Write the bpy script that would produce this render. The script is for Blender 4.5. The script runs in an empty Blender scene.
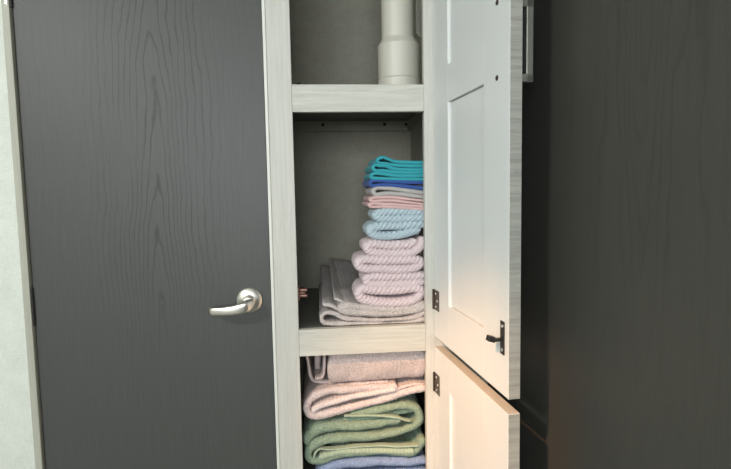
import bpy, bmesh, math, random
from mathutils import Vector, noise

random.seed(7)
H = 1.17                      # camera height above the floor
D = 1.2                       # distance of the cabinet face frame
sc = bpy.context.scene
col = sc.collection

# ------------------------------------------------------------------ camera
yaw, pit, rol = map(math.radians, (5.21202376, 4.84055434, -1.03603397))
FPX = 528.0
_F = Vector((math.sin(yaw)*math.cos(pit), math.cos(yaw)*math.cos(pit), -math.sin(pit)))
_R0 = Vector((math.cos(yaw), -math.sin(yaw), 0))
_U0 = _R0.cross(_F)
_R = math.cos(rol)*_R0 + math.sin(rol)*_U0
_U = -math.sin(rol)*_R0 + math.cos(rol)*_U0
cd = bpy.data.cameras.new('camera'); cam = bpy.data.objects.new('camera', cd); col.objects.link(cam)
from mathutils import Matrix
m = Matrix((( _R.x, _U.x, -_F.x, 0), (_R.y, _U.y, -_F.y, 0), (_R.z, _U.z, -_F.z, H), (0, 0, 0, 1)))
cam.matrix_world = m
cd.sensor_fit = 'HORIZONTAL'; cd.sensor_width = 36; cd.lens = 36*FPX/731
cd.clip_start = 0.02
sc.camera = cam


def P(px, py, Y):
    """point at distance Y of the place seen at a spot of the photograph"""
    d = _F + _R*(px-365.5)/FPX - _U*(py-234.5)/FPX
    d = d*(Y/d.y)
    return Vector((d.x, Y, d.z+H))


# ------------------------------------------------------------------ helpers
def empty(name, loc, label=None, cat=None, group=None):
    o = bpy.data.objects.new(name, None); col.objects.link(o); o.location = loc
    o.empty_display_size = .05
    if label: o['label'] = label
    if cat: o['category'] = cat
    if group: o['group'] = group
    return o


def tag(o, label, cat, group=None):
    o['label'] = label; o['category'] = cat
    if group: o['group'] = group
    return o


def absloc(o):
    v = Vector(o.location)
    while o.parent:
        o = o.parent; v += Vector(o.location)
    return v


def link(name, bm, mat, parent=None, kind=None, smooth=False, loc=None):
    """one mesh object from a bmesh that is in world coordinates"""
    base = absloc(parent) if parent else Vector((0, 0, 0))
    if loc is not None:
        lo = Vector(loc)
    else:
        lo = base.copy()
    bmesh.ops.translate(bm, verts=bm.verts, vec=-lo)
    bmesh.ops.recalc_face_normals(bm, faces=bm.faces)
    if smooth and len(bm.verts) < 3000:
        for e in bm.edges:
            if len(e.link_faces) == 2 and e.calc_face_angle() > math.radians(28): e.smooth = False
    me = bpy.data.meshes.new(name); bm.to_mesh(me); bm.free()
    if smooth:
        for p in me.polygons: p.use_smooth = True
    me.materials.append(mat)
    o = bpy.data.objects.new(name, me); col.objects.link(o)
    if parent: o.parent = parent
    o.location = lo-base
    if kind: o['kind'] = kind
    return o


def box(bm, x0, x1, y0, y1, z0, z1, bev=0.0, M=None, seg=2):
    vs = [bm.verts.new((x, y, z)) for x in (x0, x1) for y in (y0, y1) for z in (z0, z1)]
    idx = [(0, 1, 3, 2), (4, 6, 7, 5), (0, 4, 5, 1), (2, 3, 7, 6), (0, 2, 6, 4), (1, 5, 7, 3)]
    fs = [bm.faces.new([vs[i] for i in f]) for f in idx]
    bmesh.ops.recalc_face_normals(bm, faces=fs)
    if M is not None:
        bmesh.ops.transform(bm, matrix=M, verts=vs)
    if bev:
        es = list({e for f in fs for e in f.edges})
        bmesh.ops.bevel(bm, geom=es, offset=bev, segments=seg, affect='EDGES', profile=.5)


def tube(bm, pts, rad, n=16, sx=1.0, up=None, caps=True):
    """sweep an ellipse along points; rad may be a list"""
    pts = [Vector(p) for p in pts]
    if not isinstance(rad, (list, tuple)): rad = [rad]*len(pts)
    rings = []
    upv = Vector(up) if up else None
    for i, p in enumerate(pts):
        t = (pts[min(i+1, len(pts)-1)]-pts[max(i-1, 0)]).normalized()
        u = upv or (Vector((0, 0, 1)) if abs(t.z) < .9 else Vector((0, 1, 0)))
        a = t.cross(u).normalized(); b = a.cross(t).normalized()
        r = rad[i]
        rx, ry = (r if isinstance(r, tuple) else (r*sx, r))
        rings.append([bm.verts.new(p+a*rx*math.cos(2*math.pi*k/n)+b*ry*math.sin(2*math.pi*k/n)) for k in range(n)])
    for i in range(len(rings)-1):
        for k in range(n):
            bm.faces.new((rings[i][k], rings[i][(k+1) % n], rings[i+1][(k+1) % n], rings[i+1][k]))
    if caps:
        bm.faces.new(rings[0][::-1]); bm.faces.new(rings[-1])


def lathe(bm, c, prof, axis='Z', n=64):
    """prof: list of (radius, height); axis Z or -Y"""
    rings = []
    for r, h in prof:
        ring = []
        for k in range(n):
            a = 2*math.pi*k/n
            if axis == 'Z':
                v = (c[0]+r*math.cos(a), c[1]+r*math.sin(a), c[2]+h)
            elif axis == 'Y':
                v = (c[0]+r*math.cos(a), c[1]-h, c[2]+r*math.sin(a))
            ring.append(bm.verts.new(v))
        rings.append(ring)
    for i in range(len(rings)-1):
        for k in range(n):
            bm.faces.new((rings[i][k], rings[i][(k+1) % n], rings[i+1][(k+1) % n], rings[i+1][k]))
    bm.faces.new(rings[0][::-1]); bm.faces.new(rings[-1])


# ------------------------------------------------------------------ materials
def new_mat(name):
    m = bpy.data.materials.new(name); m.use_nodes = True
    nt = m.node_tree
    b = nt.nodes['Principled BSDF']
    return m, nt, b


def nd(nt, t, **k):
    n = nt.nodes.new(t)
    for a, v in k.items(): setattr(n, a, v)
    return n


def mapping(nt, scale, rot=(0, 0, 0)):
    tc = nd(nt, 'ShaderNodeTexCoord'); mp = nd(nt, 'ShaderNodeMapping')
    nt.links.new(tc.outputs['Object'], mp.inputs['Vector'])
    mp.inputs['Scale'].default_value = scale; mp.inputs['Rotation'].default_value = rot
    return mp.outputs['Vector']


def tex_noise(nt, vec, scale=1., detail=4., rough=.5, dist=0.):
    n = nd(nt, 'ShaderNodeTexNoise')
    nt.links.new(vec, n.inputs['Vector'])
    n.inputs['Scale'].default_value = scale; n.inputs['Detail'].default_value = detail
    n.inputs['Roughness'].default_value = rough; n.inputs['Distortion'].default_value = dist
    return n.outputs['Fac']


def ramp(nt, fac, stops):
    r = nd(nt, 'ShaderNodeValToRGB'); nt.links.new(fac, r.inputs['Fac'])
    e = r.color_ramp.elements
    e[0].position, e[0].color = stops[0][0], (*stops[0][1], 1)
    e[1].position, e[1].color = stops[-1][0], (*stops[-1][1], 1)
    for p, c in stops[1:-1]:
        q = e.new(p); q.color = (*c, 1)
    return r.outputs['Color']


def math_n(nt, op, a, b=None, c=None):
    n = nd(nt, 'ShaderNodeMath', operation=op)
    for i, v in enumerate((a, b, c)):
        if v is None: continue
        if isinstance(v, (int, float)): n.inputs[i].default_value = v
        else: nt.links.new(v, n.inputs[i])
    return n.outputs[0]


def mix(nt, f, a, b, mode='MIX'):
    n = nd(nt, 'ShaderNodeMix', data_type='RGBA', blend_type=mode)
    for s, v in ((n.inputs['Factor'], f), (n.inputs['A'], a), (n.inputs['B'], b)):
        if isinstance(v, (int, float)): s.default_value = v
        elif isinstance(v, tuple): s.default_value = (*v, 1)
        else: nt.links.new(v, s)
    return n.outputs['Result']


def bump(nt, b, h, strength, dist):
    n = nd(nt, 'ShaderNodeBump'); n.inputs['Strength'].default_value = strength
    n.inputs['Distance'].default_value = dist
    nt.links.new(h, n.inputs['Height']); nt.links.new(n.outputs['Normal'], b.inputs['Normal'])


def plain(name, c, rough=.5, metal=0., spec=.5):
    m, nt, b = new_mat(name)
    b.inputs['Base Color'].default_value = (*c, 1); b.inputs['Roughness'].default_value = rough
    b.inputs['Metallic'].default_value = metal; b.inputs['Specular IOR Level'].default_value = spec
    v = mapping(nt, (1, 1, 1)); f = tex_noise(nt, v, 60, 3)
    r = math_n(nt, 'MULTIPLY_ADD', f, .12, rough-.06)
    nt.links.new(r, b.inputs['Roughness'])
    return m


def white_wood(name, horizontal=False, base=(.56, .555, .51), amp=.45):
    """pale laminate with fine soft grain"""
    m, nt, b = new_mat(name)
    sc1 = (6, 6, 130) if horizontal else (130, 130, 5)
    v = mapping(nt, sc1)
    f = tex_noise(nt, v, 1, 5, .6, .5)
    v2 = mapping(nt, (2.5, 2.5, 26) if horizontal else (26, 26, 2.2))
    g = tex_noise(nt, v2, 1, 3, .55, 1.2)
    lo = tuple(x*(1-.20*amp) for x in base); hi = tuple(min(.9, x*(1+.10*amp)) for x in base)
    c1 = ramp(nt, f, [(.30, lo), (.62, hi)])
    # a few darker contour lines of the figure
    ln = math_n(nt, 'PINGPONG', math_n(nt, 'MULTIPLY', g, 9.0), .5)
    l2 = ramp(nt, ln, [(.0, (.80, .79, .76)), (.12, (1, 1, 1))])
    c2 = mix(nt, .55*amp, c1, l2, 'MULTIPLY')
    nt.links.new(c2, b.inputs['Base Color'])
    b.inputs['Roughness'].default_value = .5; b.inputs['Specular IOR Level'].default_value = .35
    bump(nt, b, f, .15, .001)
    return m


def dark_wood(name, base, line, lines=1.0, xc=.29, wid=.05, zoff=0., comp='X', xr=3.1):
    """charcoal laminate with a cathedral grain running up"""
    m, nt, b = new_mat(name)
    tc = nd(nt, 'ShaderNodeTexCoord'); sp = nd(nt, 'ShaderNodeSeparateXYZ')
    nt.links.new(tc.outputs['Object'], sp.inputs[0])
    X, Z = sp.outputs[comp], sp.outputs['Z']
    nz = tex_noise(nt, mapping(nt, (1.5, 1.5, 3.2)), 1, 2, .5)
    w1 = tex_noise(nt, mapping(nt, (16, 16, 4.5)), 1, 3, .55)
    w2 = tex_noise(nt, mapping(nt, (55, 55, 22)), 1, 2, .5)
    dx = math_n(nt, 'DIVIDE', math_n(nt, 'ADD', math_n(nt, 'SUBTRACT', X, xc), math_n(nt, 'MULTIPLY', math_n(nt, 'SUBTRACT', nz, .5), .06)), wid)
    d2 = math_n(nt, 'MULTIPLY', dx, dx)
    arch = math_n(nt, 'MULTIPLY', math_n(nt, 'SQRT', math_n(nt, 'ADD', d2, .10)), 3.1)
    zz = math_n(nt, 'DIVIDE', math_n(nt, 'MULTIPLY', math_n(nt, 'ADD', Z, zoff), 7.0), math_n(nt, 'ADD', d2, 1.0))
    f = math_n(nt, 'ADD', math_n(nt, 'ADD', arch, zz), math_n(nt, 'ADD', math_n(nt, 'MULTIPLY', w1, 2.6), math_n(nt, 'MULTIPLY', w2, .45)))
    ln = math_n(nt, 'PINGPONG', f, .5)
    lnm = ramp(nt, ln, [(.0, (1, 1, 1)), (.04, (.75, .75, .75)), (.15, (0, 0, 0))])
    mk = tex_noise(nt, mapping(nt, (9, 9, 2.6)), 1, 2, .5)
    mkr = ramp(nt, mk, [(.36, (.05, .05, .05)), (.52, (1, 1, 1))])
    xm = nd(nt, 'ShaderNodeMapRange', interpolation_type='SMOOTHSTEP')
    nt.links.new(math_n(nt, 'ABSOLUTE', dx), xm.inputs[0])
    xm.inputs[1].default_value = xr*.45; xm.inputs[2].default_value = xr; xm.inputs[3].default_value = 1; xm.inputs[4].default_value = .12
    zm = nd(nt, 'ShaderNodeMapRange', interpolation_type='SMOOTHSTEP')
    nt.links.new(Z, zm.inputs[0])
    zm.inputs[1].default_value = .75; zm.inputs[2].default_value = 1.25; zm.inputs[3].default_value = .22; zm.inputs[4].default_value = 1
    mask = math_n(nt, 'MULTIPLY', math_n(nt, 'MULTIPLY', math_n(nt, 'MULTIPLY', lnm, mkr), xm.outputs[0]), zm.outputs[0])
    fine = tex_noise(nt, mapping(nt, (300, 300, 9)), 1, 4, .6)
    fr = ramp(nt, fine, [(.3, tuple(x*.90 for x in base)), (.7, tuple(x*1.08 for x in base))])
    c = mix(nt, math_n(nt, 'MULTIPLY', mask, .85*lines), fr, line)
    nt.links.new(c, b.inputs['Base Color'])
    b.inputs['Roughness'].default_value = .46; b.inputs['Specular IOR Level'].default_value = .4
    bump(nt, b, math_n(nt, 'ADD', math_n(nt, 'MULTIPLY', mask, -1.0), math_n(nt, 'MULTIPLY', fine, .25)), .12, .0006)
    return m


def fabric(name, c, rough=.95, scale=900, amp=.16, bmp=.5):
    m, nt, b = new_mat(name)
    v = mapping(nt, (1, 1, 1))
    f = tex_noise(nt, v, scale, 2, .6); g = tex_noise(nt, v, 45, 3, .6)
    lo = tuple(x*(1-amp) for x in c); hi = tuple(min(1, x*(1+amp*.7)) for x in c)
    c1 = ramp(nt, f, [(.3, lo), (.7, hi)])
    c2 = mix(nt, .35, c1, ramp(nt, g, [(.3, (.86, .86, .86)), (.7, (1.0, 1.0, 1.0))]), 'MULTIPLY')
    nt.links.new(c2, b.inputs['Base Color'])
    b.inputs['Roughness'].default_value = rough; b.inputs['Specular IOR Level'].default_value = .1
    b.inputs['Sheen Weight'].default_value = .1; b.inputs['Sheen Roughness'].default_value = .6
    bump(nt, b, f, bmp, .0012)
    return m


def wallpaper(name, c):
    m, nt, b = new_mat(name)
    v = mapping(nt, (1, 1, 1))
    a = tex_noise(nt, mapping(nt, (60, 60, 420)), 1, 3, .6); d = tex_noise(nt, mapping(nt, (420, 420, 60)), 1, 3, .6)
    g = tex_noise(nt, v, 22, 4, .6)
    s = math_n(nt, 'ADD', math_n(nt, 'MULTIPLY', a, .35), math_n(nt, 'ADD', math_n(nt, 'MULTIPLY', d, .35), math_n(nt, 'MULTIPLY', g, .3)))
    cc = ramp(nt, s, [(.36, tuple(x*.84 for x in c)), (.62, tuple(x*1.06 for x in c))])
    nt.links.new(cc, b.inputs['Base Color']); b.inputs['Roughness'].default_value = .75
    bump(nt, b, s, .25, .001)
    return m


M_stile = white_wood('pale_wood_vertical')
M_rail = white_wood('pale_wood_horizontal', True, (.56, .555, .50), .65)
M_edge = white_wood('pale_wood_edge', True, (.34, .34, .305), 1.1)
M_doorin = plain('white_paint', (.73, .755, .745), .42, 0, .4)
M_top = white_wood('pale_wood_top', False, (.56, .52, .45))
M_trim = white_wood('jamb_grey', False, (.40, .40, .335), .5)
M_casing = plain('cream_casing', (.70, .71, .66), .45)
M_dark = dark_wood('charcoal_wood', (.067, .069, .065), (.022, .022, .021), xc=.275, zoff=-1.72)
M_wallR = dark_wood('charcoal_wood_wall', (.062, .060, .052), (.036, .035, .030), .5, .62, .05, .3, 'Y', 3.5)
M_wall = wallpaper('pale_wallpaper', (.66, .69, .625))
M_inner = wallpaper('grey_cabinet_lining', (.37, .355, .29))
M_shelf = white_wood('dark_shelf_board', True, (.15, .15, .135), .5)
M_nickel = plain('satin_nickel', (.80, .77, .70), .30, 1.0)
M_bronze = plain('dark_bronze', (.10, .075, .06), .42, .75)
M_bronze2 = plain('copper_bronze', (.26, .15, .12), .4, .85)
M_black = plain('black_iron', (.03, .028, .027), .45, .5)
M_hole = plain('black_hole', (.004, .004, .004), .9)
M_screw = plain('bright_screw', (.75, .72, .68), .3, 1.0)
M_floor = white_wood('floor_planks', False, (.20, .19, .17))
M_ceil = plain('ceiling_panel', (.70, .70, .67), .7)
M_pipe = plain('cream_plastic', (.60, .59, .51), .38)
M_bag = plain('crumpled_white_plastic', (.66, .66, .60), .35)
M_backing = plain('dark_gap', (.012, .012, .012), .9)

# ------------------------------------------------------------------ room
XW = .40                      # right wall
XL, YB, ZC = -1.7, -1.9, 2.13


def struct(name, parts, mat, kind='structure', parent=None, bev=0):
    bm = bmesh.new()
    for p in parts: box(bm, *p, bev)
    return link(name, bm, mat, parent, kind if parent is None else None)


struct('floor', [(XL-.05, XW+.05, YB-.05, 1.9, -.03, 0)], M_floor)
struct('ceiling', [(XL-.05, XW+.05, YB-.05, 1.9, ZC, ZC+.03)], M_ceil)
struct('wall_right', [(XW, XW+.03, YB, 1.9, 0, ZC)], M_wallR)
struct('wall_left', [(XL-.03, XL, YB, 1.9, 0, ZC)], M_wall)
# wall behind the camera with a window opening
WX0, WX1, WZ0, WZ1 = -1.15, .25, 1.0, 1.85
struct('wall_rear', [(XL, WX0, YB-.03, YB, 0, ZC), (WX1, XW, YB-.03, YB, 0, ZC),
                     (WX0, WX1, YB-.03, YB, 0, WZ0), (WX0, WX1, YB-.03, YB, WZ1, ZC)], M_wall)
struct('window_1', [(WX0, WX0+.04, YB-.03, YB+.01, WZ0, WZ1), (WX1-.04, WX1, YB-.03, YB+.01, WZ0, WZ1),
                    (WX0+.04, WX1-.04, YB-.03, YB+.01, WZ0, WZ0+.04), (WX0+.04, WX1-.04, YB-.03, YB+.01, WZ1-.04, WZ1)], M_casing)

DL, DR = -.6243, -.1090       # dark door slab
JL = -.6414
ZD = 2.02                     # head of the door opening
struct('wall_back', [(XL, JL, 1.2, 1.26, 0, ZC), (JL, -.1081, 1.2, 1.26, ZD+.02, ZC), (-.1081, XW, 1.74, 1.77, 0, ZC), (XL, -.1081, 1.30, 1.33, 0, ZC)], M_wall)
struct('trim_1', [(JL, -.6263, 1.196, 1.26, 0, ZD+.02)], M_trim, bev=.0012)
struct('trim_2', [(-.1081, -.1011, 1.1975, 1.26, 0, ZD+.02)], M_casing, bev=.0015)
struct('trim_3', [(-.6263, -.1081, 1.196, 1.26, ZD+.002, ZD+.02)], M_trim, bev=.0012)
struct('trim_4', [(-.6263, -.1081, 1.250, 1.262, .002, ZD+.0)], M_backing)

bm = bmesh.new(); box(bm, DL, DR, 1.206, 1.241, .008, ZD, .0012)
door1 = link('door_1', bm, M_dark, None, 'structure', loc=(DL, 1.206, 0))
# hinges of the dark door
for (ya, yb) in ((288, 326), (-40, 7)):
    a = P(31.5 if ya > 0 else 8.5, ya, 1.2); b_ = P(31.5, yb, 1.2)
    bm = bmesh.new()
    tube(bm, [(-.6253, 1.2025, b_.z), (-.6253, 1.2025, a.z)], .0032, 12)
    for k in range(1, 4):
        z = b_.z+(a.z-b_.z)*k/4
        tube(bm, [(-.6253, 1.2025, z-.001), (-.6253, 1.2025, z+.001)], .0036, 12)
    hg = link('door_hinge', bm, M_black, door1, smooth=False)
bm = bmesh.new()
box(bm, -.6335, -.6285, 1.1945, 1.197, P(8, 5, 1.2).z, P(8, -40, 1.2).z, .0006)
link('hinge_leaf', bm, M_screw, hg)['label'] = 'bright metal hinge leaf on the jamb'

# lever handle
c = P(249.7, 299.9, 1.206)
bm = bmesh.new()
lathe(bm, (c.x, 1.206, c.z), [(.0284, 0), (.0286, .003), (.0280, .0052), (.0255, .0072), (.0190, .0098), (.0140, .0112), (.0135, .0150), (.0115, .0165), (.0110, .030), (.0105, .030)], 'Y', 48)
hd = link('door_lever', bm, M_nickel, door1, smooth=True)
hd.data.polygons.foreach_set('use_smooth', [True]*len(hd.data.polygons))
bm = bmesh.new()
cc = P(247, 300.6, 1.16); tip = P(209, 308.7, 1.168)
pts, rr = [], []
key = [((c.x+.003, 1.174, c.z-.001), (.0105, .0105)), ((c.x+.002, 1.166, c.z-.0025), (.0110, .0110)), ((c.x-.004, 1.159, c.z-.0055), (.0095, .0122)),
       ((c.x-.014, 1.1545, c.z-.0085), (.0060, .0118)), ((c.x-.030, 1.1525, c.z-.0110), (.0045, .0106)), ((c.x-.055, 1.1525, c.z-.0125), (.0042, .0092)),
       ((c.x-.075, 1.1555, c.z-.0128), (.0042, .0082)), ((tip.x+.006, 1.162, c.z-.0131), (.0042, .0074)), ((tip.x, 1.170, c.z-.0133), (.0040, .0068)), ((tip.x-.0015, 1.174, c.z-.0133), (.0030, .0056))]


def catmull(pts, per):
    out = []
    n = len(pts)
    for i in range(n-1):
        p0 = pts[max(i-1, 0)]; p1 = pts[i]; p2 = pts[i+1]; p3 = pts[min(i+2, n-1)]
        for k in range(per):
            t = k/per
            out.append(tuple(.5*((2*b)+(-a+c2)*t+(2*a-5*b+4*c2-d)*t*t+(-a+3*b-3*c2+d)*t**3) for a, b, c2, d in zip(p0, p1, p2, p3)))
    out.append(tuple(pts[-1]))
    return out


kk = catmull([(*a, *b) for a, b in key], 6)
# section: rounded bar (superellipse)
rings = []
N = 24
for i, q in enumerate(kk):
    p = Vector(q[:3]); t = (Vector(kk[min(i+1, len(kk)-1)][:3])-Vector(kk[max(i-1, 0)][:3])).normalized()
    up = Vector((0, 0, 1)); a = t.cross(up).normalized(); b2 = a.cross(t).normalized()
    ring = []
    for k in range(N):
        an = 2*math.pi*k/N
        ca, sa = math.cos(an), math.sin(an)
        e = .65
        ring.append(bm.verts.new(p+a*q[3]*math.copysign(abs(ca)**e, ca)+b2*q[4]*math.copysign(abs(sa)**e, sa)))
    rings.append(ring)
for i in range(len(rings)-1):
    for k in range(N):
        bm.faces.new((rings[i][k], rings[i][(k+1) % N], rings[i+1][(k+1) % N], rings[i+1][k]))
bm.faces.new(rings[0][::-1]); bm.faces.new(rings[-1])
link('lever_arm', bm, M_nickel, hd, smooth=True)
bm = bmesh.new(); k0 = P(255.6, 300.6, 1.2)
lathe(bm, (k0.x, 1.199, k0.z), [(.0016, 0), (.0016, .0022), (.0012, .0024)], 'Y', 12)
link('privacy_pinhole', bm, M_hole, hd)

# ------------------------------------------------------------------ linen cabinet
SL, SR, RI = -.1010, -.0487, .2478
R1T, R1B, R2T, R2B = H+.2350, H+.1752, H-.3187, H-.3810
R3T, R3B = P(384, 496.0, 1.228).z, H-.75
R0B, R0T = H+.72, H+.78
IL, IR, YBK = -.0985, .311, 1.725
cab = empty('linen_cabinet', (.15, 1.2, 0), 'tall built-in pale wood linen cabinet with shelves and its two right-hand doors swung open', 'cabinet')


def part(name, parts, mat, parent=cab, bev=.0008):
    bm = bmesh.new()
    for p in parts: box(bm, *p, bev)
    return link(name, bm, mat, parent)


part('stile', [(SL, SR, 1.2, 1.219, .02, ZC-.01)], M_stile)
part('stile', [(RI, XW-.002, 1.2, 1.219, .02, ZC-.01)], M_stile)
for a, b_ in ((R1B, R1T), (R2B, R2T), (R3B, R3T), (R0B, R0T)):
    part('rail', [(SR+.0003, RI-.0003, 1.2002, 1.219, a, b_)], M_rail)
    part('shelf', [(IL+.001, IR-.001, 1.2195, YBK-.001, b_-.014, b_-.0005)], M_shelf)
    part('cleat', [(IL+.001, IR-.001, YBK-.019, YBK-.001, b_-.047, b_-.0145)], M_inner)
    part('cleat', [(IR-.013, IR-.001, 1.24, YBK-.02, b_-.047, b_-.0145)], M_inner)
    for px in (323, 384.5, 410):
        q = P(px, 129.3, YBK-.019)
        bm = bmesh.new()
        lathe(bm, (min(q.x, IR-.018), YBK-.0188, b_-.027), [(.0048, 0), (.0048, .0015), (.0028, .0024)], 'Y', 14)
        link('cleat_screw', bm, M_hole, cab)
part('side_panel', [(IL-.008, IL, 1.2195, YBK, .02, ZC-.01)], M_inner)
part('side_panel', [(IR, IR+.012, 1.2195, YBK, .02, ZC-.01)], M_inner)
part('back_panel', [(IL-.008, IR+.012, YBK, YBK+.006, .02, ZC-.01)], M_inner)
# dark screw cap on the top edge of the upper rail
q = P(298.5, 82.3, 1.21)
bm = bmesh.new()
lathe(bm, (q.x, 1.2105, R1T-.0002), [(.0056, 0), (.0056, .0030), (.0040, .0042)], 'Z', 20)
link('screw_cap', bm, M_hole, cab)

# catch on the edge of the left stile
cz = P(302, 294.5, 1.215).z
bm = bmesh.new()
box(bm, SR+.0002, SR+.0035, 1.2215, 1.250, cz-.016, cz+.016, .0008)
box(bm, SR+.003, SR+.016, 1.236, 1.248, cz-.012, cz+.012, .002)
st = link('catch_strike', bm, M_bronze2, cab)
for dz in (.0068, -.0068):
    bm = bmesh.new()
    tube(bm, [(SR+.004, 1.2355, cz+dz), (SR+.019, 1.2355, cz+dz), (SR+.0215, 1.2355, cz+dz)], [.0052, .0052, .0030], 18)
    link('roller', bm, M_bronze2, st, smooth=True)

# ---- the two open cabinet doors: local u from hinge to free edge, n = thickness away from camera side
hx, hy, fx, fy = .2688, 1.2, .3037, .8142
uw = Vector((fx-hx, fy-hy, 0)); DW = uw.length; uu = uw.normalized(); nn = Vector((-uu.y, uu.x, 0))
MD = Matrix(((uu.x, nn.x, 0, hx), (uu.y, nn.y, 0, hy-.0015), (0, 0, 1, 0), (0, 0, 0, 1)))
TH = .0205


def cab_door(z0, z1, rails, su0, su1, label, hz, latch, pull):
    bm = bmesh.new()
    zs = rails                                   # list of (zlo, zhi)
    box(bm, .0, su0, 0, TH, z0, z1, .0009, MD)
    box(bm, su1, DW, 0, TH, z0, z1, .0009, MD)
    for a, b in zs:
        box(bm, su0-.0002, su1+.0002, .00005, TH-.00005, a, b, .0006, MD)
    d = link('cabinet_door', bm, M_doorin, cab)
    d['label'] = label
    for i in range(len(zs)-1):
        bm = bmesh.new(); g = .0022
        box(bm, su0-.004, su1+.004, .0095, .0135, zs[i][1]-.004, zs[i+1][0]+.004, 0, MD)
        box(bm, su0+g, su1-g, .0060, .0097, zs[i][1]+g, zs[i+1][0]-g, .0006, MD)
        link('door_panel', bm, M_doorin, d)
    # wood-grain banding on free edge, top and bottom
    bm = bmesh.new()
    box(bm, DW-.0002, DW+.0007, .0003, TH-.0003, z0+.0003, z1-.0003, .0003, MD)
    e = link('edge_band', bm, M_edge, d); e['label'] = 'grey wood-grain edge strip'
    bm = bmesh.new()
    box(bm, .0004, DW-.0004, .0003, TH-.0003, z1-.0002, z1+.0007, .0003, MD)
    link('edge_band', bm, M_top, d)
    # hinge leaves
    for h in hz:
        bm = bmesh.new()
        box(bm, -.001, .0340, -.0016, .0002, h-.0235, h+.0235, .0006, MD)
        tube(bm, [MD @ Vector((-.0025, -.0022, h-.0235)), MD @ Vector((-.0025, -.0022, h+.0235))], .0028, 12)
        hi = link('hinge', bm, M_bronze, d)
        for (u, dz) in ((.014, .0155), (.025, 0.0), (.014, -.0155)):
            bm = bmesh.new()
            lathe_m(bm, MD @ Vector((u, -.0016, h+dz)), -nn, [(.0030, 0), (.0026, .0009), (.0012, .0013)], 12)
            link('hinge_screw', bm, M_screw, hi)
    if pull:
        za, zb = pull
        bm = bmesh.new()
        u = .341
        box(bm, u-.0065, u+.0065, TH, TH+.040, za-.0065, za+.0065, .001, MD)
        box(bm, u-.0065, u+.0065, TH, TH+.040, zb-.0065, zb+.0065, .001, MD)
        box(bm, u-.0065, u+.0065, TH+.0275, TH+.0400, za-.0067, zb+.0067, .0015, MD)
        link('pull_handle', bm, plain('shaded_nickel_pull', (.30, .31, .27), .45, .8), d)  # nickel colour darkened to carry the shade behind the open door
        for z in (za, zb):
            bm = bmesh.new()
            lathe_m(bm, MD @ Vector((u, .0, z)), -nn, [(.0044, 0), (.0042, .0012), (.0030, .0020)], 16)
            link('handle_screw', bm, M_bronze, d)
    if latch:
        za, zb = latch; zm = (za+zb)/2-.0035
        bm = bmesh.new()
        u0, u1 = .3595, .3735
        box(bm, u0, u1, -.0022, 0, za, zb, .0007, MD)
        la = link('latch', bm, M_black, d); la['label'] = 'black iron spring latch'
        bm = bmesh.new()
        # prong standing off the door, ending in a wider wedge
        box(bm, .3600, .3675, -.015, -.001, zm-.0028, zm+.0028, .001, MD)
        mt = MD @ Matrix.Translation((.3625, -.0175, zm+.0012)) @ Matrix.Rotation(math.radians(-16), 4, 'X')
        box(bm, -.008, .004, -.0075, .0050, -.0046, .0046, .001, mt)
        link('latch_prong', bm, M_black, la)
        for z in (za+.008, zb-.008):
            bm = bmesh.new()
            lathe_m(bm, MD @ Vector(((u0+u1)/2+.001, -.0022, z)), -nn, [(.0036, 0), (.0034, .001), (.002, .0016)], 14)
            link('latch_screw', bm, M_screw, la)
    return d


def lathe_m(bm, c, ax, prof, n=16):
    ax = Vector(ax).normalized(); a = ax.cross(Vector((0, 0, 1))).normalized(); b = ax.cross(a)
    rings = [[bm.verts.new(c+ax*h+a*r*math.cos(2*math.pi*k/n)+b*r*math.sin(2*math.pi*k/n)) for k in range(n)] for r, h in prof]
    for i in range(len(rings)-1):
        for k in range(n):
            bm.faces.new((rings[i][k], rings[i][(k+1) % n], rings[i+1][(k+1) % n], rings[i+1][k]))
    bm.faces.new(rings[0][::-1]); bm.faces.new(rings[-1])


cab_door(H-.3462, H+.76, [(H-.3460, H-.2550), (H+.1800, H+.2560), (H+.67, H+.7598)], .0985, .2850,
         'upper cabinet door, white inside, swung open', [H-.2575, H+.62], (H-.2765, H-.2205), (H+.1785, H+.2980))
cab_door(.10, H-.3715, [(.1002, .185), (H-.4453, H-.3717)], .1010, .2870,
         'lower cabinet door, white inside, swung open below the upper one', [H-.4560, .22], None, None)

# ------------------------------------------------------------------ cream pipe and crumpled bag in the top compartment
yc = 1.335
cl = P(377.6, 70, yc); cr = P(420.5, 70, yc)
cx = (cl.x+cr.x)/2; rb = (cr.x-cl.x)/2*.992
ul = P(382.5, 10, yc); ur = P(415, 10, yc); ru = (ur.x-ul.x)/2; cxu = cx
zs = P(399, 75.5, yc-rb).z; zsh0 = P(399, 40.5, yc-rb).z; zsh1 = P(399, 35.0, yc-ru).z
pipe = empty('plastic_pipe', (cx, yc, R1T), 'cream plastic pipe with a wide collar standing at the right of the top shelf', 'pipe')
bm = bmesh.new()
lathe(bm, (cx, yc, R1T), [(rb-.003, 0), (rb, .001), (rb, zs-R1T-.0012), (rb-.0018, zs-R1T)], 'Z', 72)
link('base_ring', bm, M_pipe, pipe, smooth=True)
bm = bmesh.new()
lathe(bm, (cx, yc, R1T), [(rb-.003, zs-R1T+.0002), (rb-.0016, zs-R1T+.0012), (rb-.0012, zsh0-R1T), (ru+.0015, zsh1-R1T), (ru-.001, zsh1-R1T+.0002)], 'Z', 72)
link('collar', bm, M_pipe, pipe, smooth=True)
bm = bmesh.new()
lathe(bm, (cx-.002, yc, R1T), [(ru, zsh1-R1T), (ru, .44), (ru-.004, .443)], 'Z', 72)
link('pipe_shaft', bm, M_pipe, pipe, smooth=True)
for o in pipe.children:
    me = o.data
    for p in me.polygons:
        if abs(p.normal.z) > .95: p.use_smooth = False

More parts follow.
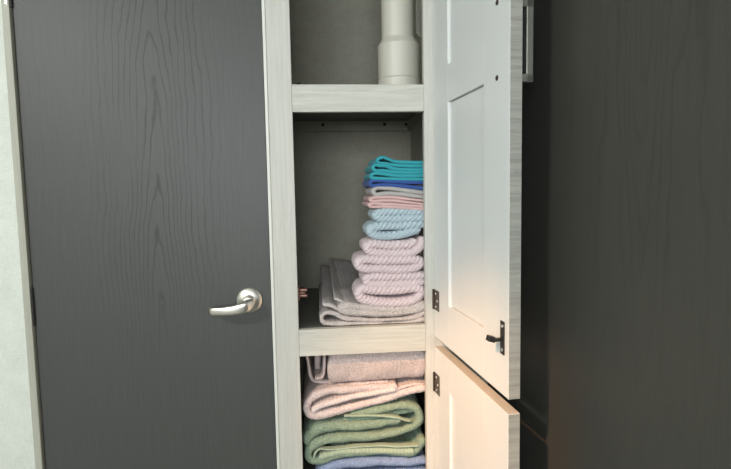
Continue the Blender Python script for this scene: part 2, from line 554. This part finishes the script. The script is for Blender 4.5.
# crumpled white bag lying flat against the right wall behind the pipe
bm = bmesh.new()
NZ, NY = 40, 26
z0b, z1b = P(418, 36, 1.25).z, R1T+.30
vs = {}
for i in range(NZ+1):
    for j in range(NY+1):
        z = z0b+(z1b-z0b)*i/NZ; y = 1.232+.06*j/NY
        w = noise.noise(Vector((y*30, z*22, 1.3)))*.006+noise.noise(Vector((y*70, z*60, 5)))*.003
        y = 1.240+.022*j/NY+w
        x = P(416.2+5.2*j/NY, 20, y).x+w*.3
        zz = z+.004*noise.noise(Vector((y*60, 2, 7))) if i == 0 else z
        vs[i, j] = bm.verts.new((x, y, zz))
for i in range(NZ):
    for j in range(NY):
        bm.faces.new((vs[i, j], vs[i, j+1], vs[i+1, j+1], vs[i+1, j]))
bmesh.ops.solidify(bm, geom=bm.faces[:], thickness=.0016)
bag = link('plastic_bag', bm, M_bag, None, smooth=True, loc=(.25, 1.26, z0b))
tag(bag, 'crumpled white plastic film hanging behind the cream pipe on the top shelf', 'bag')


# ------------------------------------------------------------------ cloth
def ribbon(bm, path, t_px, Yf, Yb, rope=None, fuzz=.0006, lump=.0012, rise=0., ds=.0020, skew=0., nback=16, seed=0., shiftz=0., wavy=.003, corr=None, zmin=None, fr=1., er=1.):
    """a thick strip of cloth: path (as seen from the front) swept from depth Yf to Yb, rounded at its rims"""
    pts3 = [P(a, b, Yf) for a, b in path]
    pts2 = [(p.x, p.z+shiftz) for p in pts3]
    dense = catmull(pts2, 24)
    # resample
    out = [dense[0]]; acc = 0
    for a, b in zip(dense, dense[1:]):
        L = math.hypot(b[0]-a[0], b[1]-a[1]); 
        if L == 0: continue
        acc += L
        while acc >= ds:
            f = 1-(acc-ds)/L; out.append((a[0]+(b[0]-a[0])*f, a[1]+(b[1]-a[1])*f)); acc -= ds
    n = len(out)
    h = t_px*Yf/FPX/2
    # cross section: (offset along normal, depth, normal-n, normal-y)
    sec = []
    nf = 12
    for k in range(nf+1):
        a = -math.pi/2+math.pi*k/nf
        sec.append((math.sin(a)*h, Yf+(1-math.cos(a))*h*fr, math.sin(a), -math.cos(a)))
    L = (Yb-Yf-2*h)
    for k in range(1, nback):
        f = (k/nback)**1.5; sec.append((h, Yf+h+L*f, 1, 0))
    for k in range(7):
        a = math.pi/2+math.pi*k/6
        sec.append((math.sin(a)*h, Yb-h-math.cos(a)*h, math.sin(a), -math.cos(a)))
    for k in range(nback-1, 0, -1):
        f = (k/nback)**1.5; sec.append((-h, Yf+h+L*f, -1, 0))
    rings = []
    for i, (x, z) in enumerate(out):
        a = out[max(i-2, 0)]; b = out[min(i+2, n-1)]
        tx, tz = b[0]-a[0], b[1]-a[1]; l = math.hypot(tx, tz) or 1; tx /= l; tz /= l
        nx, nz = -tz, tx
        # rounded ends
        e = min(i, n-1-i)*ds
        he = h*er; sh = math.sqrt(max(0., 1-(1-min(1, e/he))**2)) if e < he else 1.
        sh = max(sh, .12)
        ring = []
        for (o, y, an, ay) in sec:
            px, pz = x+nx*o*sh, z+nz*o*sh
            fy = (y-Yf)/(Yb-Yf)
            pos = Vector((px, y, pz))
            if wavy and y < Yf+.1:
                pos.y += wavy*noise.noise(Vector((px*18, seed, pz*30)))
            d = lump*noise.noise(pos*38+Vector((seed, 0, 0)))+lump*1.6*noise.noise(pos*14+Vector((0, seed, 0)))
            if fuzz: d += fuzz*noise.noise(pos*330)+fuzz*.8*noise.noise(pos*700)
            if rope:
                pit_, amp, sl = rope
                q = (px-sl*(pz+.25*o)+.5*(y-Yf))/pit_+.25*noise.noise(pos*25)
                wv = abs(math.cos(math.pi*q))
                d += amp*(wv**.7-.6)
            if corr:
                pit_, amp = corr
                d += amp*math.cos(2*math.pi*i*ds/pit_)
            pos += Vector((nx*an, ay, nz*an))*d*(sh if sh < 1 else 1)
            pos.z += rise*fy*fy
            pos.x += skew*fy
            if zmin is not None and pos.z < zmin: pos.z = zmin+.0002*random.random()
            ring.append(bm.verts.new(pos))
        rings.append(ring)
    m_ = len(sec)
    for i in range(n-1):
        for k in range(m_):
            bm.faces.new((rings[i][k], rings[i][(k+1) % m_], rings[i+1][(k+1) % m_], rings[i+1][k]))
    bm.faces.new(rings[0][::-1]); bm.faces.new(rings[-1])


def towel(name, label, cat, mat, ribs, group=None, hems=None, hem_mat=None, hem_label='flat woven hem band', extras=None):
    bm = bmesh.new()
    for r in ribs:
        r = dict(r); ribbon(bm, r.pop('path'), r.pop('t'), r.pop('y0'), r.pop('y1'), **r)
    xs = [v.co.x for v in bm.verts]; zs_ = [v.co.z for v in bm.verts]; ys = [v.co.y for v in bm.verts]
    o = link(name, bm, mat, None, smooth=True, loc=((min(xs)+max(xs))/2, (min(ys)+max(ys))/2, min(zs_)))
    tag(o, label, cat, group)
    for r in (hems or []):
        bm = bmesh.new(); r = dict(r)
        ribbon(bm, r.pop('path'), r.pop('t'), r.pop('y0'), r.pop('y1'), **r)
        hh = link('hem', bm, hem_mat, o, smooth=True); hh['label'] = hem_label
    for nm, r in (extras or []):
        bm = bmesh.new(); r = dict(r)
        ribbon(bm, r.pop('path'), r.pop('t'), r.pop('y0'), r.pop('y1'), **r)
        link(nm, bm, mat, o, smooth=True)
    return o


F_teal = fabric('teal_cotton', (.04, .36, .42)); F_blue = fabric('royal_blue_cotton', (.045, .10, .34))
F_grey = fabric('light_grey_cotton', (.46, .44, .43)); F_lpink = fabric('pale_pink_cotton', (.68, .46, .45))
F_lblue = fabric('light_blue_chenille', (.46, .57, .63)); F_pink = fabric('rose_chenille', (.72, .60, .62))
F_taupe = fabric('taupe_terry', (.56, .51, .49), amp=.28, scale=300, bmp=1.0); F_mauve = fabric('mauve_terry', (.56, .47, .45), amp=.28, scale=300, bmp=1.0)
F_cream = fabric('pinkish_terry', (.66, .56, .54), amp=.24, scale=300, bmp=1.0); F_creamh = fabric('pinkish_band', (.72, .63, .61), amp=.06)
F_green = fabric('sage_terry', (.26, .345, .255), amp=.30, scale=300, bmp=1.0); F_greenh = fabric('sage_band', (.37, .46, .35), amp=.08)
F_dblue = fabric('slate_blue_terry', (.24, .32, .50), amp=.28, scale=300, bmp=1.0)

Y0 = 1.222
th = dict(fuzz=.0004, lump=.0005, ds=.0016, wavy=.002)
# teal wash cloths
towel('wash_cloth', 'teal folded wash cloth on the very top of the towel stack', 'cloth', F_teal, [
    dict(path=[(427, 162.6), (410, 162.3), (396, 161.6), (389, 159.2), (384, 157.4), (380.5, 157.6), (377.6, 160.3), (380, 163.0), (386, 163.4), (396, 165.2), (410, 166.0), (427, 166.2)], t=3.4, y0=Y0+.006, y1=1.41, seed=1., **th)], 'teal wash cloths')
towel('wash_cloth', 'teal folded wash cloth directly under the topmost teal one', 'cloth', F_teal, [
    dict(path=[(427, 169.5), (410, 169.8), (396, 169.0), (386, 165.8), (380, 163.9+1.6), (375.5, 164.8), (373.3, 167.8), (376, 170.6), (384, 170.6), (396, 172.3), (410, 172.8), (427, 172.4)], t=3.4, y0=Y0+.003, y1=1.41, seed=2., **th)], 'teal wash cloths')
towel('wash_cloth', 'teal folded wash cloth lying on the royal blue one', 'cloth', F_teal, [
    dict(path=[(427, 175.5), (410, 176.0), (396, 175.6), (385, 174.0), (376, 173.3), (371.6, 175.0), (372.6, 177.9), (380, 178.4), (396, 179.1), (410, 179.3), (427, 179.2)], t=3.3, y0=Y0, y1=1.39, seed=3., **th)], 'teal wash cloths')
towel('wash_cloth', 'royal blue folded wash cloth between the teal and grey cloths', 'cloth', F_blue, [
    dict(path=[(427, 182.6), (410, 182.2), (396, 181.6), (382, 180.8), (373, 180.6), (370.6, 183.0), (373, 185.6), (384, 184.9), (396, 185.6), (410, 186.9), (427, 188.6)], t=3.8, y0=Y0, y1=1.39, seed=4., **th)])
towel('wash_cloth', 'light grey folded wash cloth under the royal blue one', 'cloth', F_grey, [
    dict(path=[(427, 193.2), (410, 191.0), (396, 188.9), (385, 188.0), (377.5, 187.7), (373.4, 191.2), (376.5, 194.6), (385, 193.6), (396, 193.8), (410, 195.3), (427, 197.6)], t=4.2, y0=Y0, y1=1.39, seed=5., **th)])
towel('wash_cloth', 'pale pink thin wash cloth directly under the light grey one', 'cloth', F_lpink, [
    dict(path=[(427, 201.3), (408, 199.0), (394, 197.5), (382, 197.3), (374, 197.8), (370, 199.3), (373.5, 201.2), (382, 200.6), (394, 200.7), (408, 202.3), (427, 204.6)], t=3.1, y0=Y0, y1=1.39, seed=6., **th)])
towel('wash_cloth', 'pale pink thin wash cloth resting on the light blue ribbed towels', 'cloth', F_lpink, [
    dict(path=[(427, 207.2), (408, 205.6), (394, 204.2), (382, 204.0), (374, 203.6), (369.3, 204.6), (372, 206.8), (382, 206.8), (394, 207.0), (408, 208.2), (427, 209.8)], t=3.1, y0=Y0, y1=1.39, seed=7., **th)])
rp = dict(rope=(.0114, .0034, .85), fuzz=.0003, lump=.0008, ds=.0011, wavy=.003)
towel('ribbed_towel', 'upper light blue ribbed towel, under the pale pink wash cloths', 'towel', F_lblue, [
    dict(path=[(427, 211.8), (412, 211.8), (398, 211.5), (386, 211.6), (379.5, 213.0), (376.5, 215.6), (381, 218.6), (392, 219.0), (406, 218.2), (427, 215.8+2.2)], t=8.1, y0=Y0, y1=1.33, seed=8., **rp)])
towel('ribbed_towel', 'light blue ribbed towel, lower one resting on the pink ribbed towels', 'towel', F_lblue, [
    dict(path=[(427, 224.0), (412, 225.0), (396, 226.0), (384, 226.0), (374, 227.4), (370.6, 231.0), (375.5, 235.0), (388, 235.9), (402, 234.4), (412, 231.6), (421, 229.6)], t=8.6, y0=Y0, y1=1.33, seed=9., **rp)])
towel('ribbed_towel', 'top pale pink ribbed towel, its right end curled up', 'towel', F_pink, [
    dict(path=[(416.5, 239.6), (411, 244.2), (396, 245.2), (383, 244.9), (372, 244.2), (367, 247.4), (371.5, 251.7), (383, 253.2), (398, 253.4), (412, 252.6), (419.5, 248.5), (422.3, 242.5), (421.4, 236.5)], t=8.6, y0=Y0, y1=1.33, seed=10., **rp)])
towel('ribbed_towel', 'second pale pink ribbed towel from the top, bulging out at the left', 'towel', F_pink, [
    dict(path=[(392, 260.4), (385, 260.4), (378, 260.4), (366, 259.6), (359.6, 261.8), (359.4, 266.4), (366, 268.8), (380, 269.2), (400, 269.4), (414, 268.4), (421.2, 265.0), (420.8, 260.8), (412, 260.0), (400, 260.4), (388, 260.5)], t=8.6, y0=Y0-.002, y1=1.33, seed=11., **rp)])
towel('ribbed_towel', 'third pale pink ribbed towel from the top, set back at the left', 'towel', F_pink, [
    dict(path=[(426, 275.4), (412, 276.6), (396, 276.8), (380, 276.8), (371, 277.2), (366.8, 280.2), (370.5, 284.0), (384, 284.6), (400, 284.2), (414, 283.3), (426, 282.0)], t=8.3, y0=Y0+.002, y1=1.33, seed=12., **rp)])
towel('ribbed_towel', 'pale pink ribbed towel at the bottom of the pink ones, on the taupe bath towel', 'towel', F_pink, [
    dict(path=[(398, 291.0), (388, 291.2), (374, 290.6), (363.5, 289.2), (359.2, 293.6), (363, 299.4), (376, 302.3), (392, 303.4), (408, 302.0), (419, 297.6), (422.0, 291.5), (415, 288.6), (402, 290.2), (392, 291.0)], t=8.8, y0=Y0-.002, y1=1.33, seed=13., **rp)])

bt = dict(fuzz=.0018, lump=.0018, ds=.0018, wavy=.004)
towel('bath_towel', 'taupe plush bath towel directly under the pink ribbed towels', 'towel', F_taupe, [
    dict(path=[(428, 303.8), (405, 309.6), (385, 310.2), (362, 308.2), (346, 306.0), (341.0, 308.6), (344, 311.6), (360, 313.2), (385, 313.8), (405, 312.4), (428, 306.0)], t=8.4, y0=Y0, y1=1.66, rise=.045, seed=14., **bt)],
    extras=[('folded_layer', dict(path=[(372, 306), (350, 304.5), (339, 300.5), (333.5, 298.6)], t=3.6, y0=Y0+.012, y1=1.67, rise=.040, seed=15., fuzz=.0008, lump=.001)),
            ('folded_layer', dict(path=[(352, 313), (338, 309), (330, 305.4), (321.5, 304.6)], t=4.0, y0=Y0+.008, y1=1.66, rise=.030, seed=16., fuzz=.0008, lump=.001))])
towel('bath_towel', 'taupe plush bath towel folded on the middle shelf board, lowest of that stack', 'towel', F_taupe, [
    dict(path=[(427, 312.0), (412, 318.0), (392, 320.2), (368, 320.4), (346, 318.6), (334, 314.0), (325.5, 313.6), (321.6, 318.2), (325, 323.2), (340, 324.2), (365, 324.3), (392, 324.2), (412, 322.8), (427, 318.4)], t=4.6, y0=Y0, y1=1.64, seed=17., zmin=R2T+.0005, **bt)])

Y3 = 1.228
towel('bath_towel', 'dusty mauve plush towel squeezed directly under the middle shelf rail', 'towel', F_mauve, [
    dict(path=[(428, 362.0), (400, 364.4), (372, 366.2), (348, 367.6), (335, 367.8), (327.4, 367.4)], t=35, y0=Y3, y1=1.6, seed=18., fr=.42, er=.42, **bt)],
    extras=[('folded_layer', dict(path=[(340, 381.6), (328, 382.0), (315, 381.4), (310.5, 376.0), (308.4, 364.0), (306.0, 350.0)], t=3.2, y0=Y3+.03, y1=1.6, seed=20., fuzz=.0006, lump=.001)),
            ('folded_layer', dict(path=[(324.5, 348.0), (324.4, 366.0), (323.6, 375.0), (320.6, 378.6), (314.5, 378.6)], t=3.0, y0=Y3+.014, y1=1.6, seed=21., fuzz=.0006, lump=.001)),
            ('folded_layer', dict(path=[(318.0, 348.0), (317.6, 362.0), (317.0, 376.0)], t=6.0, y0=Y3+.075, y1=1.6, seed=21.5, fuzz=.0006, lump=.001))])
towel('bath_towel', 'pinkish white plush towel with a sloping hem band lying on the green towel', 'towel', F_cream, [
    dict(path=[(398, 388.0), (372, 389.2), (346, 390.6), (326, 392.6), (312.5, 398.4), (306.8, 407.0), (309.2, 414.8), (319, 416.0), (342, 410.6), (368, 404.2), (392, 397.2), (412, 391.4), (427, 387.6)], t=8.2, y0=Y3-.004, y1=1.6, seed=22., **bt),
    dict(path=[(428, 384.0), (414, 384.8), (402, 387.4), (394, 391.5)], t=3.4, y0=Y3+.002, y1=1.6, seed=23., **bt),
    dict(path=[(390, 384.5), (360, 385.5), (334, 388.5)], t=6, y0=Y3+.008, y1=1.6, seed=23.5, **bt)],
    hems=[dict(path=[(396, 390.2), (380, 393.0), (360, 396.6), (340, 400.9), (324, 405.6), (315.5, 409.6), (312.6, 413.2)], t=5.8, y0=Y3-.010, y1=1.30, seed=24., fuzz=.0002, lump=.0008, ds=.0014, wavy=.003, corr=(.0085, .0006))], hem_mat=F_creamh)
towel('bath_towel', 'sage green plush towel folded several times between the pinkish white and blue towels', 'towel', F_green, [
    dict(path=[(350, 417.4), (372, 412.6), (392, 408.6), (406, 406.8), (416.0, 409.8), (420.4, 418.0), (416.0, 426.6), (402, 432.4), (384, 436.0), (362, 438.2), (340, 439.2), (322, 442.2), (311.6, 447.6), (308.2, 455.0), (311.5, 461.6), (322, 461.4), (338, 456.2), (358, 453.0), (380, 452.0), (400, 453.2), (412, 453.6), (420.5, 448.0), (423.6, 438.0)], t=8.8, y0=Y3-.002, y1=1.6, seed=25., **bt),
    dict(path=[(401, 420.4), (384, 424.0), (362, 426.6), (340, 427.6), (320, 430.6), (309.4, 437.0), (306.2, 445.0)], t=10.0, y0=Y3, y1=1.6, seed=26., **bt),
    dict(path=[(420, 408.0), (400, 413.0), (375, 417.5), (345, 421.6), (322, 424.8), (309, 429)], t=6.0, y0=Y3+.012, y1=1.6, seed=27., **bt)],
    hems=[dict(path=[(319, 458.6), (330, 455.6), (343, 452.8), (360, 451.8), (385, 451.8), (402, 452.6), (415, 452.2)], t=6.6, y0=Y3-.0065, y1=1.27, seed=33., fuzz=.0002, lump=.0006, ds=.0014, wavy=.002, corr=(.0085, .0006)),
          dict(path=[(419, 446.4), (400, 447.2), (380, 446.4), (358, 447.4), (340, 449.6), (328, 450.4), (320, 449.8), (315.6, 453.4), (313.8, 458.6)], t=1.9, y0=Y3-.006, y1=1.240, seed=28., fuzz=.0002, lump=.0006, ds=.0014, wavy=.002),
          dict(path=[(344, 416.6), (362, 416.0), (380, 416.2), (396, 417.8), (404, 420.0), (411, 421.4)], t=1.9, y0=Y3-.006, y1=1.236, seed=29., fuzz=.0002, lump=.0006, ds=.0014, wavy=.002)],
    hem_mat=F_greenh)
towel('bath_towel', 'slate blue plush towel at the bottom of the lowest visible stack', 'towel', F_dblue, [
    dict(path=[(428, 462.5), (408, 463.4), (384, 463.0), (360, 464.2), (338, 467.0), (324, 472.0), (320, 480.0), (328, 488.0), (350, 490.5), (384, 491.0), (428, 489.5)], t=9.5, y0=Y3-.002, y1=1.6, zmin=R3T+.0005, seed=30., **bt),
    dict(path=[(428, 473.5), (405, 474.0), (384, 475.4), (360, 477.0), (340, 479.0)], t=10.0, y0=Y3+.004, y1=1.6, seed=31., **bt)])
# ------------------------------------------------------------------ lights
def area(name, loc, rot_to, size, power, color, size_y=None, spread=None):
    l = bpy.data.lights.new(name, 'AREA'); l.energy = power; l.color = color
    l.shape = 'RECTANGLE' if size_y else 'DISK'; l.size = size
    if size_y: l.size_y = size_y
    if spread: l.spread = spread
    o = bpy.data.objects.new(name, l); col.objects.link(o); o.location = loc
    d = Vector(rot_to)-Vector(loc)
    o.rotation_euler = d.to_track_quat('-Z', 'Y').to_euler()
    return o


LX, LY = -1.35, -.60
lamp = empty('ceiling_lamp', (LX, LY, ZC), 'round flush ceiling lamp on the ceiling left of the camera', 'lamp')
bm = bmesh.new(); lathe(bm, (LX, LY, ZC-.03), [(.14, 0), (.155, .004), (.16, .0299)], 'Z', 40)
link('lamp_base', bm, M_casing, lamp)
area('ceiling_lamp_light', (LX, LY, ZC-.035), (LX+.5, LY+.6, .9), .30, 38, (1.0, .985, .96))
area('window_daylight', ((WX0+WX1)/2, YB+.04, (WZ0+WZ1)/2), ((WX0+WX1)/2+.1, 0, 1.25), 1.3, 44, (.93, .98, 1.0), .8)
# unseen warm spot added to make the glow on the lower cabinet doors
SX, SY = -.78, -.02
spot = empty('added_spotlight', (SX, SY, ZC), 'small warm spotlight added at the ceiling for the glow on the lower doors', 'spotlight')
bm = bmesh.new(); lathe(bm, (SX, SY, ZC-.02), [(.03, 0), (.038, .003), (.04, .0199)], 'Z', 32)
link('added_spotlight_ring', bm, M_nickel, spot)
warm = bpy.data.lights.new('warm_spot_light', 'SPOT'); warm.energy = 350; warm.color = (1.0, .53, .25); warm.shadow_soft_size = .03
warm.spot_size = math.radians(21); warm.spot_blend = 1.0
wo = bpy.data.objects.new('warm_spot_light', warm); col.objects.link(wo); wo.location = (SX, SY, ZC-.025)
wo.rotation_euler = (Vector((.28, 1.08, .58))-wo.location).to_track_quat('-Z', 'Y').to_euler()

w = bpy.data.worlds.new('world'); sc.world = w; w.use_nodes = True
w.node_tree.nodes['Background'].inputs['Color'].default_value = (.75, .85, 1, 1)
w.node_tree.nodes['Background'].inputs['Strength'].default_value = .8

vs_ = sc.view_settings
sc.display_settings.display_device = 'sRGB'
vs_.view_transform = 'Standard'; vs_.look = 'None'; vs_.gamma = 1.0; vs_.exposure = 0.0; vs_.use_curve_mapping = False
